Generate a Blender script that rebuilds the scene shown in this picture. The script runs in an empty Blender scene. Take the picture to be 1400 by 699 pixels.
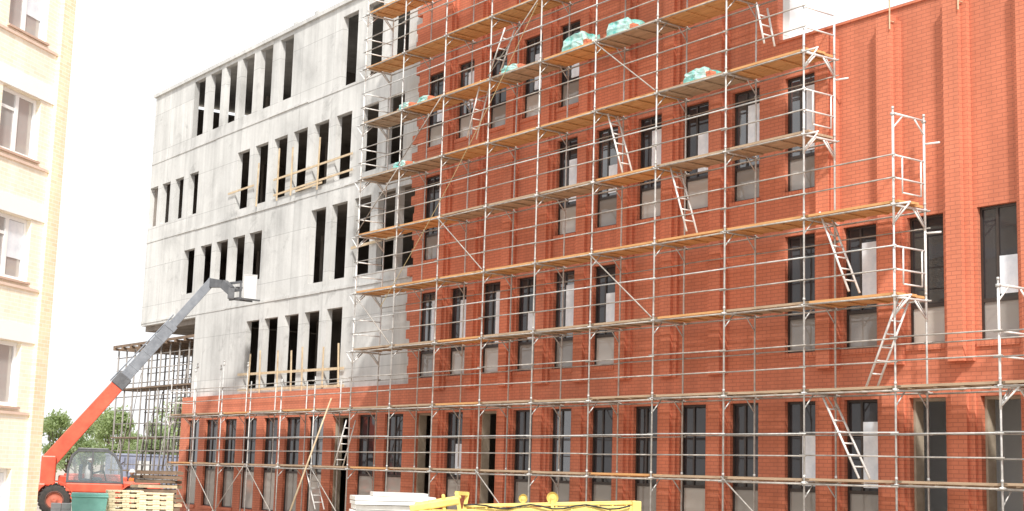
import bpy, bmesh, math, random
from mathutils import Vector, Matrix
random.seed(7)
scene=bpy.context.scene
COL=scene.collection
# ---------------------------------------------------------------- camera calibration
EYE=2.05; FPX=1970.0
Xc=-Vector((-1442,-256,-FPX)).normalized()
Zc=Vector((389,12970,-FPX)).normalized()
Zc=(Zc-Xc*Zc.dot(Xc)).normalized()
Yc=Zc.cross(Xc)
R=Matrix((Xc,Yc,Zc))            # camera -> world
CAM=Vector((0,0,EYE))
cd=bpy.data.cameras.new("camera"); cam=bpy.data.objects.new("camera",cd); COL.objects.link(cam)
cam.matrix_world=Matrix.Translation(CAM)@R.to_4x4()
cd.sensor_width=36; cd.lens=36*FPX/1400; cd.clip_end=6000; cd.clip_start=.1
scene.camera=cam
def ray(x,y): return (R@Vector((x-700,350-y,-FPX))).normalized()
def onY(x,y,Y):
    d=ray(x,y); return CAM+d*(Y/d.y)
def atdepth(x,y,dep):
    d=ray(x,y); f=R@Vector((0,0,-1)); f.z=0; f.normalize()
    return CAM+d*(dep/d.dot(f))
# ---------------------------------------------------------------- mesh builder
class MB:
    def __init__(s): s.v=[];s.f=[];s.m=[]
    def add(s,vs,fs,mi=0):
        b=len(s.v); s.v+= [tuple(v) for v in vs]
        for f in fs: s.f.append(tuple(b+i for i in f)); s.m.append(mi)
    def box(s,x0,x1,y0,y1,z0,z1,mi=0):
        s.add([(x0,y0,z0),(x1,y0,z0),(x1,y1,z0),(x0,y1,z0),(x0,y0,z1),(x1,y0,z1),(x1,y1,z1),(x0,y1,z1)],
              [(0,3,2,1),(4,5,6,7),(0,1,5,4),(1,2,6,5),(2,3,7,6),(3,0,4,7)],mi)
    def beam(s,p0,p1,w,h,mi=0,up=Vector((0,0,1)),w1=None,h1=None):
        p0=Vector(p0);p1=Vector(p1);d=(p1-p0).normalized()
        if abs(d.dot(up))>.98: up=Vector((1,0,0))
        sx=d.cross(up).normalized(); u=sx.cross(d).normalized()
        w1=w if w1 is None else w1; h1=h if h1 is None else h1
        vs=[]
        for p,a,b in((p0,w,h),(p1,w1,h1)):
            for i,j in((-1,-1),(1,-1),(1,1),(-1,1)): vs.append(p+sx*(i*a/2)+u*(j*b/2))
        s.add(vs,[(0,3,2,1),(4,5,6,7),(0,1,5,4),(1,2,6,5),(2,3,7,6),(3,0,4,7)],mi)
    def tube(s,p0,p1,r,n=8,mi=0,r1=None):
        p0=Vector(p0);p1=Vector(p1);d=(p1-p0).normalized();r1=r if r1 is None else r1
        up=Vector((0,0,1)) if abs(d.z)<.9 else Vector((1,0,0))
        a=d.cross(up).normalized();b=a.cross(d)
        vs=[]
        for p,q in((p0,r),(p1,r1)):
            for k in range(n):
                t=2*math.pi*k/n; vs.append(p+a*(q*math.cos(t))+b*(q*math.sin(t)))
        fs=[(k,(k+1)%n,n+(k+1)%n,n+k) for k in range(n)]+[tuple(range(n))[::-1],tuple(range(n,2*n))]
        s.add(vs,fs,mi)
    def lathe(s,prof,axis='y',n=24,c=(0,0,0),mi=0):
        c=Vector(c);vs=[];m=len(prof)
        for k in range(n):
            t=2*math.pi*k/n
            for (r,h) in prof:
                if axis=='y': vs.append(c+Vector((r*math.cos(t),h,r*math.sin(t))))
                elif axis=='x': vs.append(c+Vector((h,r*math.cos(t),r*math.sin(t))))
                else: vs.append(c+Vector((r*math.cos(t),r*math.sin(t),h)))
        fs=[]
        for k in range(n):
            for j in range(m-1):
                fs.append((k*m+j,k*m+j+1,((k+1)%n)*m+j+1,((k+1)%n)*m+j))
        s.add(vs,fs,mi)
    def mesh(s,name,mats,smooth=False,recalc=True):
        me=bpy.data.meshes.new(name); me.from_pydata(s.v,[],s.f)
        for m in mats: me.materials.append(m)
        for p,mi in zip(me.polygons,s.m): p.material_index=mi
        if recalc:
            bm=bmesh.new();bm.from_mesh(me);bmesh.ops.recalc_face_normals(bm,faces=bm.faces);bm.to_mesh(me);bm.free()
        if smooth:
            for p in me.polygons:p.use_smooth=True
        return me
def obj(name,data,parent=None,loc=(0,0,0),rotz=0,label=None,cat=None,group=None,kind=None):
    o=bpy.data.objects.new(name,data);COL.objects.link(o)
    o.location=loc;o.rotation_euler=(0,0,rotz)
    if parent:o.parent=parent
    if label:o["label"]=label
    if cat:o["category"]=cat
    if group:o["group"]=group
    if kind:o["kind"]=kind
    return o
def bevel(o,w=.02,seg=2):
    m=o.modifiers.new("bevel",'BEVEL');m.width=w;m.segments=seg;m.limit_method='ANGLE'
# ---------------------------------------------------------------- materials
def nt(name):
    m=bpy.data.materials.new(name);m.use_nodes=True
    return m,m.node_tree.nodes,m.node_tree.links,m.node_tree.nodes["Principled BSDF"]
def simple(name,c,c2=None,rough=.6,metal=0,scale=3,bump=.1,detail=6,stretch=(1,1,1),ior=None):
    m,N,L,b=nt(name)
    c2=c2 or tuple(x*.75 for x in c)
    tc=N.new("ShaderNodeTexCoord");mp=N.new("ShaderNodeMapping");mp.inputs['Scale'].default_value=stretch
    L.new(tc.outputs['Object'],mp.inputs[0])
    n=N.new("ShaderNodeTexNoise");n.inputs['Scale'].default_value=scale;n.inputs['Detail'].default_value=detail;n.inputs['Roughness'].default_value=.65
    L.new(mp.outputs[0],n.inputs['Vector'])
    r=N.new("ShaderNodeValToRGB");r.color_ramp.elements[0].position=.35;r.color_ramp.elements[1].position=.68
    r.color_ramp.elements[0].color=(*c2,1);r.color_ramp.elements[1].color=(*c,1)
    L.new(n.outputs[0],r.inputs[0]);L.new(r.outputs[0],b.inputs['Base Color'])
    b.inputs['Roughness'].default_value=rough;b.inputs['Metallic'].default_value=metal
    if ior:b.inputs['IOR'].default_value=ior
    if bump:
        bp=N.new("ShaderNodeBump");bp.inputs['Strength'].default_value=bump;bp.inputs['Distance'].default_value=.02
        L.new(n.outputs[0],bp.inputs['Height']);L.new(bp.outputs[0],b.inputs['Normal'])
    return m
def brickmat(name,c1,c2,mort,bw=.26,bh=.09,ms=.010,stain=.35):
    m,N,L,b=nt(name)
    tc=N.new("ShaderNodeTexCoord");sp=N.new("ShaderNodeSeparateXYZ");cb=N.new("ShaderNodeCombineXYZ")
    L.new(tc.outputs['Object'],sp.inputs[0]);
    ad=N.new("ShaderNodeMath");ad.operation='ADD';L.new(sp.outputs[0],ad.inputs[0]);L.new(sp.outputs[1],ad.inputs[1])
    L.new(ad.outputs[0],cb.inputs[0]);L.new(sp.outputs[2],cb.inputs[1])
    br=N.new("ShaderNodeTexBrick");br.inputs['Scale'].default_value=1
    br.inputs['Brick Width'].default_value=bw;br.inputs['Row Height'].default_value=bh;br.inputs['Mortar Size'].default_value=ms
    br.inputs['Mortar Smooth'].default_value=.3;br.inputs['Bias'].default_value=-.1
    br.inputs['Color1'].default_value=(*c1,1);br.inputs['Color2'].default_value=(*c2,1);br.inputs['Mortar'].default_value=(*mort,1)
    L.new(cb.outputs[0],br.inputs['Vector'])
    n=N.new("ShaderNodeTexNoise");n.inputs['Scale'].default_value=.4;n.inputs['Detail'].default_value=5;n.inputs['Roughness'].default_value=.55
    L.new(tc.outputs['Object'],n.inputs['Vector'])
    mr=N.new("ShaderNodeMapRange");mr.inputs[1].default_value=.3;mr.inputs[2].default_value=.7;mr.inputs[3].default_value=1-stain;mr.inputs[4].default_value=1.05
    L.new(n.outputs[0],mr.inputs[0])
    mp=N.new("ShaderNodeMapping");mp.inputs['Scale'].default_value=(3,3,.15);L.new(tc.outputs['Object'],mp.inputs[0])
    n2=N.new("ShaderNodeTexNoise");n2.inputs['Scale'].default_value=1;n2.inputs['Detail'].default_value=4;L.new(mp.outputs[0],n2.inputs['Vector'])
    mr2=N.new("ShaderNodeMapRange");mr2.inputs[1].default_value=.35;mr2.inputs[2].default_value=.65;mr2.inputs[3].default_value=1-stain*.7;mr2.inputs[4].default_value=1.06
    L.new(n2.outputs[0],mr2.inputs[0])
    mu=N.new("ShaderNodeMath");mu.operation='MULTIPLY';L.new(mr.outputs[0],mu.inputs[0]);L.new(mr2.outputs[0],mu.inputs[1])
    vm=N.new("ShaderNodeVectorMath");vm.operation='SCALE';L.new(br.outputs['Color'],vm.inputs[0]);L.new(mu.outputs[0],vm.inputs['Scale'])
    L.new(vm.outputs[0],b.inputs['Base Color']);b.inputs['Roughness'].default_value=.9
    return m
def concretemat(name,lo,mid,hi):
    m,N,L,b=nt(name)
    tc=N.new("ShaderNodeTexCoord")
    n=N.new("ShaderNodeTexNoise");n.inputs['Scale'].default_value=.30;n.inputs['Detail'].default_value=8;n.inputs['Roughness'].default_value=.62;n.inputs['Distortion'].default_value=.3
    L.new(tc.outputs['Object'],n.inputs['Vector'])
    r=N.new("ShaderNodeValToRGB");e=r.color_ramp.elements
    e[0].position=.3;e[0].color=(*lo,1);e[1].position=.72;e[1].color=(*hi,1);k=e.new(.48);k.color=(*mid,1)
    L.new(n.outputs[0],r.inputs[0])
    mp=N.new("ShaderNodeMapping");mp.inputs['Scale'].default_value=(1.8,1.8,.13);L.new(tc.outputs['Object'],mp.inputs[0])
    n2=N.new("ShaderNodeTexNoise");n2.inputs['Scale'].default_value=1.2;n2.inputs['Detail'].default_value=7;n2.inputs['Roughness'].default_value=.7;L.new(mp.outputs[0],n2.inputs['Vector'])
    mr=N.new("ShaderNodeMapRange");mr.inputs[1].default_value=.32;mr.inputs[2].default_value=.66;mr.inputs[3].default_value=.80;mr.inputs[4].default_value=1.06;L.new(n2.outputs[0],mr.inputs[0])
    sp=N.new("ShaderNodeSeparateXYZ");cb=N.new("ShaderNodeCombineXYZ");L.new(tc.outputs['Object'],sp.inputs[0]);L.new(sp.outputs[0],cb.inputs[0]);L.new(sp.outputs[2],cb.inputs[1])
    br=N.new("ShaderNodeTexBrick");br.offset=0;br.inputs['Scale'].default_value=1;br.inputs['Brick Width'].default_value=2.7;br.inputs['Row Height'].default_value=1.9;br.inputs['Mortar Size'].default_value=.016;br.inputs['Mortar Smooth'].default_value=.5
    br.inputs['Color1'].default_value=(1.02,1.02,1.02,1);br.inputs['Color2'].default_value=(.88,.885,.89,1);br.inputs['Mortar'].default_value=(.68,.68,.68,1)
    L.new(cb.outputs[0],br.inputs['Vector'])
    v1=N.new("ShaderNodeVectorMath");v1.operation='SCALE';L.new(r.outputs[0],v1.inputs[0]);L.new(mr.outputs[0],v1.inputs['Scale'])
    v2=N.new("ShaderNodeVectorMath");v2.operation='MULTIPLY';L.new(v1.outputs[0],v2.inputs[0]);L.new(br.outputs['Color'],v2.inputs[1])
    n4=N.new("ShaderNodeTexNoise");n4.inputs['Scale'].default_value=.9;n4.inputs['Detail'].default_value=10;n4.inputs['Roughness'].default_value=.72;n4.inputs['Distortion'].default_value=.6
    L.new(tc.outputs['Object'],n4.inputs['Vector']);mr4=N.new("ShaderNodeMapRange");mr4.inputs[1].default_value=.57;mr4.inputs[2].default_value=.70;mr4.inputs[3].default_value=1;mr4.inputs[4].default_value=.72;L.new(n4.outputs[0],mr4.inputs[0])
    v3=N.new("ShaderNodeVectorMath");v3.operation='SCALE';L.new(v2.outputs[0],v3.inputs[0]);L.new(mr4.outputs[0],v3.inputs['Scale'])
    L.new(v3.outputs[0],b.inputs['Base Color']);b.inputs['Roughness'].default_value=.9
    n3=N.new("ShaderNodeTexNoise");n3.inputs['Scale'].default_value=6;n3.inputs['Detail'].default_value=8;L.new(tc.outputs['Object'],n3.inputs['Vector'])
    bp=N.new("ShaderNodeBump");bp.inputs['Strength'].default_value=.3;bp.inputs['Distance'].default_value=.03;L.new(n3.outputs[0],bp.inputs['Height']);L.new(bp.outputs[0],b.inputs['Normal'])
    return m
M_brick=brickmat("red_brick",(.60,.198,.112),(.555,.178,.10),(.41,.135,.082),stain=.14)
M_brickd=brickmat("red_brick_pilaster",(.62,.207,.118),(.575,.187,.105),(.43,.14,.086),stain=.10)
M_pale=brickmat("pale_brick",(.90,.80,.56),(.82,.68,.46),(.90,.85,.74),stain=.08)
M_pale2=brickmat("cream_brick",(.91,.84,.70),(.85,.76,.60),(.90,.86,.80),stain=.06)
M_conc=concretemat("raw_concrete",(.44,.44,.43),(.60,.60,.585),(.70,.70,.685))
M_concd=simple("interior_concrete_painted_shade",(.30,.265,.235),(.19,.165,.145),.95,scale=1.5)  # darker than the facade concrete: indoor shade painted into the colour
M_reveal=simple("doorway_lining",(.42,.36,.28),(.30,.25,.19),.9,scale=3)
M_white=simple("white_render",(.88,.88,.88),(.84,.84,.85),.8,scale=1)
M_frame=simple("window_frame_brown",(.05,.036,.032),(.03,.024,.02),.4,bump=0)
def glassm(name,c,ior=1.7,amp=.15):
    m,N,L,b=nt(name)
    b.inputs['Base Color'].default_value=(*c,1);b.inputs['Roughness'].default_value=.03;b.inputs['IOR'].default_value=ior
    tc=N.new("ShaderNodeTexCoord");n=N.new("ShaderNodeTexNoise");n.inputs['Scale'].default_value=1.3;L.new(tc.outputs['Object'],n.inputs['Vector'])
    bp=N.new("ShaderNodeBump");bp.inputs['Strength'].default_value=amp;bp.inputs['Distance'].default_value=.03;L.new(n.outputs[0],bp.inputs['Height']);L.new(bp.outputs[0],b.inputs['Normal'])
    return m
M_glass=glassm("dark_glass",(.035,.033,.036),1.5)
M_glass2=glassm("bright_glass",(.06,.063,.07),2.2)
M_pane=glassm("grey_pane",(.27,.255,.24),1.6)
M_pane2=glassm("pale_pane",(.46,.43,.40),1.6)
M_panel=glassm("pale_apartment_glass",(.42,.40,.39),1.8)
M_reflect_blind=simple("reflection_and_blind_white",(.88,.91,.96),(.62,.68,.76),.35,scale=2.2)  # paints white reflections on the brick-wall windows; also colours the apartment blinds
M_galv=simple("galvanised_steel",(.62,.62,.61),(.40,.40,.39),.5,.2,scale=7,bump=.05)
M_alu=simple("pale_aluminium",(.80,.80,.79),(.62,.62,.61),.45,.1,scale=7,bump=.05)
M_rail=simple("weathered_tube",(.47,.45,.42),(.27,.24,.21),.6,.15,scale=5,bump=.05)
M_deckg=simple("weathered_plank",(.52,.39,.27),(.33,.24,.16),.85,scale=2.5,stretch=(.5,6,6),bump=.2)
M_decko=simple("new_timber_plank",(.72,.40,.17),(.50,.26,.10),.8,scale=2.5,stretch=(.5,6,6),bump=.2)
M_timber=simple("pale_timber",(.66,.54,.37),(.46,.35,.23),.85,scale=4,bump=.2)
M_pallet=simple("pallet_wood",(.88,.78,.55),(.72,.60,.40),.85,scale=4,bump=.2)
M_oldtim=simple("old_timber",(.26,.18,.125),(.14,.10,.07),.9,scale=4,bump=.2)
M_red=simple("red_orange_paint",(.75,.14,.075),(.58,.09,.05),.4,scale=2,bump=.03)
M_grey=simple("dark_grey_paint",(.14,.145,.155),(.08,.083,.09),.45,scale=3,bump=.03)
M_bgrey=simple("blue_grey_paint",(.25,.27,.30),(.16,.175,.20),.5,scale=3,bump=.03)
M_lgrey=simple("light_grey_paint",(.55,.55,.55),(.42,.42,.42),.5,scale=3,bump=.03)
M_tyre=simple("tyre_rubber",(.07,.06,.055),(.035,.033,.03),.9,scale=8)
M_rim=simple("red_rim",(.60,.16,.10),(.42,.14,.09),.7,scale=8)
M_mudrim=simple("dusty_rim",(.50,.43,.34),(.32,.26,.2),.7,scale=8)
M_yel=simple("yellow_paint",(.80,.64,.20),(.58,.44,.12),.5,scale=5,bump=.05)
M_green=simple("green_plastic",(.26,.60,.52),(.20,.50,.43),.5,scale=3,bump=.03)
M_teal=simple("teal_wrap",(.62,.78,.74),(.06,.44,.40),.35,scale=3.5,bump=.5)
M_wrap=simple("white_wrap",(.82,.82,.78),(.62,.62,.60),.35,scale=4,bump=.6)
M_block=simple("white_block",(.82,.82,.80),(.66,.65,.62),.8,scale=5)
M_blue=simple("blue_paint",(.27,.29,.38),(.20,.22,.30),.7,scale=2)
M_black=simple("black_lettering",(.03,.03,.03),(.02,.02,.02),.6,bump=0)
M_skin=simple("skin",(.5,.3,.21),(.42,.24,.17),.6,bump=0)
M_orange=simple("orange_cloth",(.8,.2,.04),(.6,.13,.03),.8,scale=8)
M_navy=simple("dark_cloth",(.05,.06,.09),(.03,.035,.05),.9,scale=8)
M_bark=simple("bark",(.13,.10,.07),(.07,.05,.04),.95,scale=10,bump=.4)
M_rope=simple("rope",(.55,.45,.25),(.38,.3,.16),.9,scale=20)
M_iron=simple("grey_steel_prop",(.36,.34,.32),(.22,.20,.185),.75,.1,scale=5)
M_ledge=simple("pink_ledge",(.78,.62,.52),(.70,.54,.45),.8)
M_sill=simple("brown_sill",(.62,.46,.37),(.54,.38,.30))
M_leaf=simple("hazed_leaves",(.38,.45,.24),(.19,.26,.11),.7,scale=.8,bump=0)  # lightened so the colour stands in for distance haze
M_leaf2=simple("hazed_leaves_bluish",(.36,.43,.28),(.20,.27,.14),.7,scale=.8,bump=0)  # same haze paleness painted into the bluish foliage
for m in(M_leaf,M_leaf2):
    b=m.node_tree.nodes["Principled BSDF"]
    tr=m.node_tree.nodes.new("ShaderNodeBsdfTranslucent");tr.inputs[0].default_value=(.46,.55,.24,1);mx=m.node_tree.nodes.new("ShaderNodeMixShader");mx.inputs[0].default_value=.45
    out=m.node_tree.nodes["Material Output"];m.node_tree.links.new(b.outputs[0],mx.inputs[1]);m.node_tree.links.new(tr.outputs[0],mx.inputs[2]);m.node_tree.links.new(mx.outputs[0],out.inputs[0])
mg,N,L,b=nt("dusty_ground")
tc=N.new("ShaderNodeTexCoord");n=N.new("ShaderNodeTexNoise");n.inputs['Scale'].default_value=.25;n.inputs['Detail'].default_value=12;n.inputs['Roughness'].default_value=.7
L.new(tc.outputs['Object'],n.inputs['Vector']);r=N.new("ShaderNodeValToRGB");r.color_ramp.elements[0].position=.35;r.color_ramp.elements[0].color=(.30,.26,.21,1);r.color_ramp.elements[1].position=.65;r.color_ramp.elements[1].color=(.50,.45,.39,1)
L.new(n.outputs[0],r.inputs[0]);L.new(r.outputs[0],b.inputs['Base Color']);b.inputs['Roughness'].default_value=.95
bp=N.new("ShaderNodeBump");bp.inputs['Strength'].default_value=.6;bp.inputs['Distance'].default_value=.1;L.new(n.outputs[0],bp.inputs['Height']);L.new(bp.outputs[0],b.inputs['Normal'])
g=MB();g.add([(-2500,-2500,0),(2500,-2500,0),(2500,2500,0),(-2500,2500,0)],[(0,1,2,3)])
obj("ground",g.mesh("ground",[mg],recalc=False),label="dusty trampled bare earth of the building site",kind="structure")
# ---------------------------------------------------------------- the building under construction
YF=25.9; YC=26.1
def X(x,y,Y=YF): return onY(x,y,Y).x
def Z(x,y,Y=YF): return onY(x,y,Y).z
def avg(*a): return sum(a)/len(a)
r1t=avg(Z(768,373),Z(1178,307),Z(1364,275),Z(625,397)); r1b=avg(Z(768,508),Z(1178,475),Z(1364,460),Z(625,517))
r2t=avg(Z(773,192),Z(1093,102),Z(886,160)); r2b=avg(Z(773,322),Z(1093,262),Z(886,298))
r3t=avg(Z(725,52),Z(678,70)); r3b=avg(Z(725,160),Z(678,176))
rgt=avg(Z(1180,545),Z(825,560),Z(1099,548)); rgb=.35
X0=X(1364,368);X11=X(625,457);DX=(X11-X0)/11
def colX(n): return X0+DX*n
ROOF=avg(Z(208,138),Z(385,45),Z(465,3)); ZLOW=avg(Z(1145,40),Z(1245,4))
XL=X(198,290);XLL=X(258,490);XBL=X(246,600);XT=X(1063,30);XR=-7.0
ZC=Z(190,446); ZBB=avg(Z(265,543),Z(555,526))
XTOOTH=X(563,400)
W=.98; WC=1.2; WG=1.2
BW=[]
nG=int((XBL-X0)/DX)
for n in range(-3,nG+1):
    BW.append((colX(n),rgb,rgt,'door' if n in(0,1,10,12,15) else 'ground',n))
for n in list(range(-3,4))+list(range(7,13)): BW.append((colX(n),r1b,r1t,'upper',n))
for n in list(range(3,9))+[12]: BW.append((colX(n),r2b,r2t,'upper',n))
for n in range(8,13): BW.append((colX(n),r3b,r3t,'upper',n))
def bw_(st,n): return WG if (n>=13) else W
CW=[]
rowA=[(343,488),(368,485),(396,482),(424,478),(455,475)]
for x,y in rowA: CW.append((X(x,y,YC),r1b,r1t))
zbt,zbb=avg(Z(348,317,YC),Z(257,343,YC)),avg(Z(348,380,YC),Z(257,405,YC))
for x,y in[(257,374),(280,367),(302,360),(325,354),(348,347)]: CW.append((X(x,y,YC),zbb,zbt))
for x,y in[(433,342),(462,335),(494,325),(527,318),(556,310)]: CW.append((X(x,y,YC),r2b,r2t))
zct,zcb=avg(Z(382,190,YC),Z(469,155,YC)),avg(Z(382,272,YC),Z(469,243,YC))
for x,y in[(331,250),(356,241),(382,231),(409,222),(438,211),(469,199),(505,188),(540,176)]: CW.append((X(x,y,YC),zcb,zct))
zlt,zlb=Z(243,245,YC),Z(243,300,YC)
for x,y in[(209,288),(226,279),(244,272),(264,265)]: CW.append((X(x,y,YC),zlb,zlt))
zdt,zdb=avg(Z(272,112,YC),Z(338,80,YC),Z(390,50,YC)),avg(Z(272,187,YC),Z(390,135,YC))
for x,y in[(272,148),(294,135),(315,127),(338,116),(363,105),(391,92)]: CW.append((X(x,y,YC),zdb,zdt))
for x,y in[(478,66),(512,55),(548,42)]: CW.append((X(x,y,YC),Z(478,118,YC),Z(478,20,YC)))
holes=[(x-bw_(st,n)/2,x+bw_(st,n)/2,a,b_) for x,a,b_,st,n in BW]
holesC=holes+[(x-(WC if a!=zlb else .98)/2,x+(WC if a!=zlb else .98)/2,a,b_) for x,a,b_ in CW]
def uniq(a):
    a=sorted(a);o=[a[0]]
    for v in a[1:]:
        if v-o[-1]>1e-4:o.append(v)
    return o
def wallgrid(mb,xs,zs,solid,y0,y1):
    xs=uniq(xs);zs=uniq(zs);nx=len(xs)-1;nz=len(zs)-1
    S=[[solid((xs[i]+xs[i+1])/2,(zs[j]+zs[j+1])/2) for j in range(nz)] for i in range(nx)]
    idx={}
    def v(i,j,k):
        if (i,j,k) not in idx:
            idx[(i,j,k)]=len(mb.v);mb.v.append((xs[i],y1 if k else y0,zs[j]))
        return idx[(i,j,k)]
    def q(*a): mb.f.append(a);mb.m.append(0)
    for i in range(nx):
        for j in range(nz):
            if not S[i][j]:continue
            q(v(i,j,0),v(i+1,j,0),v(i+1,j+1,0),v(i,j+1,0))
            q(v(i,j,1),v(i,j+1,1),v(i+1,j+1,1),v(i+1,j,1))
            if i==0 or not S[i-1][j]: q(v(i,j,0),v(i,j+1,0),v(i,j+1,1),v(i,j,1))
            if i==nx-1 or not S[i+1][j]: q(v(i+1,j,0),v(i+1,j,1),v(i+1,j+1,1),v(i+1,j+1,0))
            if j==0 or not S[i][j-1]: q(v(i,j,0),v(i,j,1),v(i+1,j,1),v(i+1,j,0))
            if j==nz-1 or not S[i][j+1]: q(v(i,j+1,0),v(i+1,j+1,0),v(i+1,j+1,1),v(i,j+1,1))
def inhole(H,x,z):
    for a,b_,c,d in H:
        if a<x<b_ and c<z<d:return True
    return False
bld=obj("office_building",None,loc=(0,0,0),label="long unfinished building, partly raw concrete, partly clad in red brick",cat="building")
c=MB()
def sC(x,z):
    if inhole(holesC,x,z):return False
    if x<XLL and z<ZC:return False
    if x>XT and z>ZLOW-.4:return False
    return True
wallgrid(c,[XL,XLL,XT,XR]+[h[0] for h in holesC]+[h[1] for h in holesC],[0,ZC,ZLOW-.4,ROOF]+[h[2] for h in holesC]+[h[3] for h in holesC],sC,YC,YC+.24)
obj("concrete_wall",c.mesh("concrete_wall",[M_conc],recalc=False),bld,label="raw board-marked concrete wall with empty window openings")
teeth=[];zz=ZBB;
while zz<ROOF: teeth.append(zz);zz+=.31
def sB(x,z):
    if inhole(holes,x,z):return False
    if x>XT:return z<ZLOW
    if z<ZBB: return x>XBL
    k=int((z-ZBB)/.31)
    return x>XTOOTH-(.0,.28,.12,.36,.05)[(k*7+k//3)%5]
c=MB()
wallgrid(c,[XBL,XTOOTH,XTOOTH-.05,XTOOTH-.28,XTOOTH-.12,XTOOTH-.36,XT,XR]+[h[0] for h in holes]+[h[1] for h in holes],[0,ZBB,ZLOW,ROOF]+teeth+[h[2] for h in holes]+[h[3] for h in holes],sB,YF,YC-.005)
obj("brick_wall",c.mesh("brick_wall",[M_brick],recalc=False),bld,label="orange-red facing brick skin with toothed unfinished edge")
for n in range(-3,12):
    xm=colX(n+.5)
    top=ZLOW-.18 if xm>XT else ROOF-.3
    if abs(xm-XT)<.5: continue
    for a,b_,d1,d2 in((0,rgt+.22,.15,.07),(r1b-.42,top,.24 if xm>XT else .17,.12 if xm>XT else .08)):
        c=MB();c.box(xm-.20,xm+.20,YF-d1,YF+.01,a,b_);
        c.box(xm-.34,xm+.34,YF-d2,YF+.008,a+.003,b_-.15)
        obj("brick_pilaster",c.mesh("brick_pilaster",[M_brickd]),bld)
c=MB();c.box(XT,XR,YF-.05,YF+.6,ZLOW,ZLOW+.06);obj("parapet_cap",c.mesh("parapet_cap",[M_brickd]),bld)
for z in (r1b-.35,r2b-.42,zcb-.35,zdb-.55):
    x0=XLL if z<ZC else XL
    c=MB();xx=x0+.02
    while xx<XTOOTH-.5:
        x2=min(xx+random.uniform(2,6),XTOOTH-.4);dz=random.uniform(-.025,.025)
        c.box(xx,x2,YC-.02-random.random()*.03,YC+.01,z+dz,z+.07+dz+random.random()*.06);xx=x2+.002
    obj("slab_edge",c.mesh("slab_edge",[M_conc]),bld)
DEP=7.6
c=MB()
slabs=[r1b-.45,r2b-.5,zcb-.6,zdb-.55]
for z in slabs:
    x0=XLL if z<ZC else XL
    c.box(x0+.05,XT-6,YC+.241,YC+DEP-.3,z-.25,z)
    if z<ZLOW-1:c.box(XT-5.99,XR-.3,YC+.241,YC+(2.3),z-.25,z)
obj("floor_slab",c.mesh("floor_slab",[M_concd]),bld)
c=MB()
c.box(XL,XT-6,YC+DEP-.3,YC+DEP,ZC,ROOF-.25);c.box(XLL,XT-6,YC+DEP-.3,YC+DEP,0,ZC-.001)
c.box(XL,XL+.3,YC+.242,YC+DEP-.301,ZC,ROOF-.25);c.box(XLL,XLL+.3,YC+.242,YC+DEP-.301,0,ZC-.3)
c.box(XL+.0,XLL+.3,YC+.243,YC+DEP-.302,ZC-.25,ZC-.002)
xx=XL+5
while xx<XT-8:
    c.box(xx,xx+.25,YC+3.5,YC+DEP-.4,0 if xx>XLL else ZC,ROOF-.3);xx+=6.3
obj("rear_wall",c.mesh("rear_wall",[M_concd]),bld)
ED=1.2
c=MB();c.box(XL-.12,XT,YC-.1,YC+ED,ROOF,ROOF+.16);c.box(XL-.12,XT-6,YC+ED+.001,YC+DEP+.1,ROOF,ROOF+.16)
c.box(XT+.0,XR,YC+.31,YC+DEP,ZLOW-.8,ZLOW-.6)
obj("roof_slab",c.mesh("roof_slab",[M_conc]),bld)
c=MB();c.box(XT-6,XT-.302,YC+ED-.3,YC+ED,0,ROOF-.01);c.box(XT-.3,XT,YC+.242,YC+ED,0,ROOF-.002);c.box(XT-.3,XR,YC+2.7,YC+2.9,0,ZLOW-.9)
c.box(XR-.3,XR,YC+.242,YC+2.69,0,ZLOW-.9)
obj("end_wall",c.mesh("end_wall",[M_white]),bld)
for px in (420,448,497):
    p=onY(px,20,YC+1.0);c=MB();c.box(p.x-.2,p.x+.2,YC+.5,YC+.9,ROOF+.16,ROOF+.22+random.uniform(.3,.6));obj("roof_upstand",c.mesh("roof_upstand",[M_conc]),bld)
for px in (1226,1320):
    p=onY(px,40,YF-.02);c=MB();c.tube((p.x,YF-.27,ZLOW-.55),(p.x,YF-.27,ZLOW+.35),.018,6);c.tube((p.x,YF-.28,ZLOW-.35),(p.x,YF+.0,ZLOW-.35),.012,6);obj("pipe",c.mesh("pipe",[M_timber]),bld)
WM={}
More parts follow.
